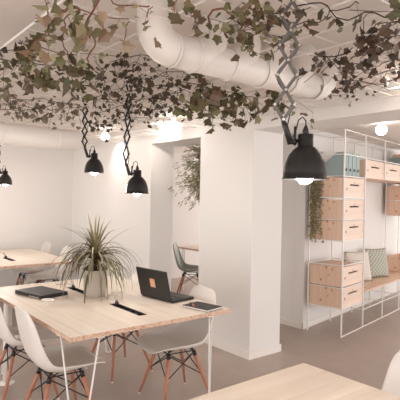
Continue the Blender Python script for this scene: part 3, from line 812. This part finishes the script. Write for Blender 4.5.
vine([(2.17,4.48,2.3),(2.34,4.5,2.3),(2.25,4.06,2.3),(2.32,3.83,2.3),(2.47,3.84,2.3)], 'thin far ivy strands nearest the back wall', 'leaf_dark', .055, 55, .07, .06, branches=10, hang=4, seed=38)
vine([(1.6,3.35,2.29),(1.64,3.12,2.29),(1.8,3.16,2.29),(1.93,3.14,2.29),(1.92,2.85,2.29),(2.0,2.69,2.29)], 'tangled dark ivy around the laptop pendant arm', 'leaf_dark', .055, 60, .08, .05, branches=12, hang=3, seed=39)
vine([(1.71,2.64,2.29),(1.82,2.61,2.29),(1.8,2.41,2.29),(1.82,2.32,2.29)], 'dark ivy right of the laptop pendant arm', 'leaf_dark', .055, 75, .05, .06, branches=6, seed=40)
vine([(1.82,2.41,2.27),(1.86,2.31,2.27),(2.06,2.42,2.27),(2.17,2.4,2.27),(2.23,2.34,2.27),(2.42,2.42,2.27),(2.46,2.3,2.27)], 'dense green ivy row along the underside of the white duct', 'leaf_mid', .09, 130, .05, .12, branches=10, hang=3, seed=41)
vine([(1.7,2.15,2.25),(2.0,2.43,2.25),(2.26,2.64,2.25),(2.42,2.59,2.25),(2.56,2.67,2.25)], 'larger green ivy leaves hanging under the duct row', 'leaf_mid', .095, 50, .04, .12, branches=4, seed=42)
vine([(2.37,2.27,2.28),(2.44,2.21,2.28),(2.68,2.34,2.28)], 'end of the ivy row beside the big pendant arm', 'leaf_mid', .09, 100, .035, .09, branches=3, seed=43)
vine([(2.58,3.15,2.3),(2.71,3.15,2.3),(2.7,3.03,2.3)], 'pale dry sprigs at the top of the white column', 'leaf_dry', .05, 60, .03, .07, branches=3, hang=3, seed=44)
vine([(1.03,1.36,2.28),(1.1,1.42,2.28),(1.17,1.49,2.28),(1.24,1.55,2.28)], 'ivy leaves hanging over the first duct branch', 'leaf_mid', .06, 55, .025, .05, stem='stem_red', sr_=.003, branches=2, seed=45)
vine([(1.25,1.53,2.28),(1.23,1.44,2.28),(1.25,1.4,2.28),(1.23,1.31,2.28),(1.23,1.22,2.28)], 'reddish ivy stem with leaves over the middle of the duct', 'leaf_mid', .055, 50, .03, .05, stem='stem_red', sr_=.0045, branches=2, seed=46)
vine([(1.39,1.5,2.27),(1.36,1.43,2.27),(1.42,1.44,2.27),(1.48,1.42,2.27),(1.48,1.36,2.27)], 'dense ivy cluster above the middle duct branches', 'leaf_mid', .06, 130, .045, .07, branches=5, seed=47)
vine([(1.26,1.34,2.29),(1.33,1.36,2.29),(1.33,1.3,2.29),(1.4,1.32,2.29),(1.38,1.23,2.29)], 'ivy cluster at the top edge left of the big pendant arm', 'leaf_mid', .055, 110, .04, .06, branches=4, stem='stem_red', sr_=.003, seed=48)
vine([(1.51,1.46,2.27),(1.59,1.46,2.27),(1.64,1.45,2.27)], 'ivy leaves behind the big pendant arm', 'leaf_mid', .055, 80, .03, .05, branches=2, seed=49)
vine([(1.55,1.3,2.28),(1.55,1.24,2.28),(1.63,1.26,2.28),(1.55,1.15,2.28),(1.54,1.05,2.28),(1.56,1.01,2.28)], 'ivy strand right of the big pendant arm', 'leaf_mid', .055, 38, .03, .05, branches=3, seed=50)
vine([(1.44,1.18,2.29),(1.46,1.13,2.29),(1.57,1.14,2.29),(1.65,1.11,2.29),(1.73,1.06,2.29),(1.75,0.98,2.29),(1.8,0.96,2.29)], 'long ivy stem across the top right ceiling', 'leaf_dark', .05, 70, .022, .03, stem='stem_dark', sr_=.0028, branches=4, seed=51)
vine([(1.56,0.89,2.27),(1.64,0.91,2.27),(1.69,0.94,2.27)], 'ivy leaves at the top right corner', 'leaf_mid', .06, 40, .02, .05, branches=1, seed=52)
vine([(1.78,0.95,2.28),(1.82,1.06,2.28),(1.86,1.14,2.28),(2.02,1.26,2.28),(2.06,1.34,2.28),(2.18,1.47,2.28)], 'brown leaved ivy strand curving down at the upper right', 'leaf_brown', .07, 75, .045, .06, branches=7, seed=53)
vine([(1.94,1.04,2.28),(1.94,1.1,2.28),(2.04,1.2,2.28),(2.19,1.23,2.28),(2.2,1.17,2.28)], 'brown ivy mass at the right edge', 'leaf_brown', .075, 80, .06, .06, branches=6, seed=54)
vine([(1.95,1.36,2.29),(2.13,1.51,2.29),(2.25,1.5,2.29),(2.29,1.42,2.29),(2.38,1.38,2.29),(2.36,1.26,2.29)], 'brown ivy strand above the right spotlight', 'leaf_brown', .06, 50, .05, .05, branches=9, seed=55)
vine([(2.69,2.0,2.3),(2.62,1.84,2.3),(2.6,1.71,2.3),(2.55,1.56,2.3),(2.58,1.47,2.3),(2.53,1.35,2.3)], 'thin bare ivy strands along the beam at right', 'leaf_brown', .055, 26, .05, .05, branches=10, seed=56)
vine([(1.93,1.51,2.28),(1.98,1.46,2.28),(2.06,1.44,2.28),(1.99,1.32,2.28)], 'thin ivy stem over the right end of the duct', 'leaf_brown', .045, 30, .02, .03, branches=4, sr_=.003, seed=57)
vine([(2.47,1.76,2.3),(2.41,1.64,2.3),(2.62,1.69,2.3),(2.78,1.69,2.3),(2.77,1.55,2.3)], 'sparse brown ivy beside the right spotlight', 'leaf_brown', .055, 40, .05, .05, branches=8, seed=58)
#VEND
# ------------------------------------------------------------------ hanging plants of the second room
t = thing('hanging_plant', 'airy hanging plant with thin feathery stems in the opening between the pillars', 'plant', (4.00, 4.66, 0))
rnd = random.Random(11); bl = NB(); bs = NB()
base = Vector((.0, .0, 1.80))
for i in range(520):
    a = rnd.uniform(0, 2*PI); th = rnd.uniform(-.9, 1.3); L = rnd.uniform(.2, .50)
    p = base+Vector((rnd.gauss(0, .05), rnd.gauss(0, .05), rnd.uniform(-.12, .3))); d_ = Vector((math.cos(a)*math.cos(th), math.sin(a)*math.cos(th), math.sin(th)))
    pts = [p]
    for k_ in range(5):
        d_ = (d_+Vector((0, 0, -.10))).normalized(); p = p+d_*L/5; pts.append(p)
        for _ in range(3): leaf(bl, p+Vector((rnd.gauss(0, .02), rnd.gauss(0, .02), rnd.gauss(0, .02))), rnd.uniform(.04, .08), rnd, kind='thin', along=d_)
    tube(bs, pts, .0015, 3)
obj('foliage', bl, 'leaf_airy', t, fix=False); obj('stem', bs, 'stem_dark', t, fix=False)
b = NB(); lathe(b, [(0, 1.62), (.07, 1.62), (.095, 1.76), (.085, 1.76), (.065, 1.64), (0, 1.64)], 24); obj('pot', b, 'white_plastic', t)
b = NB()
for k_ in range(3): tube(b, [(.09*math.cos(k_*2.1), .09*math.sin(k_*2.1), 1.755), (0, 0, 2.2), (0, 0, ZC)], .0015, 4)
obj('hanging_cord', b, 'white_metal', t)

hp = SO+SU*.02+SW*.40
t = thing('trailing_plant', 'trailing string plant hanging down the left side of the shelf stack', 'plant', (hp.x, hp.y, LV[7]), SA)
rnd = random.Random(5); bl = NB(); bs = NB()
for i in range(26):
    x_ = rnd.uniform(-.05, -.008); y_ = rnd.uniform(-.13, .0); L = rnd.uniform(.25, 1.0) if i > 4 else rnd.uniform(.8, 1.0)
    p = Vector((.02+rnd.uniform(-.01, .04), y_*.6-.05, .02)); pts = [p, Vector((x_, y_, .04))]
    z_ = .02
    while z_ > -L:
        z_ -= .03; q = Vector((x_+rnd.gauss(0, .006), y_+rnd.gauss(0, .012), z_)); pts.append(q)
        for _ in range(2): leaf(bl, q, rnd.uniform(.018, .034), rnd, kind='round')
    tube(bs, pts, .0012, 3)
obj('foliage', bl, 'leaf_string', t, fix=False); obj('stem', bs, 'stem_dark', t, fix=False)
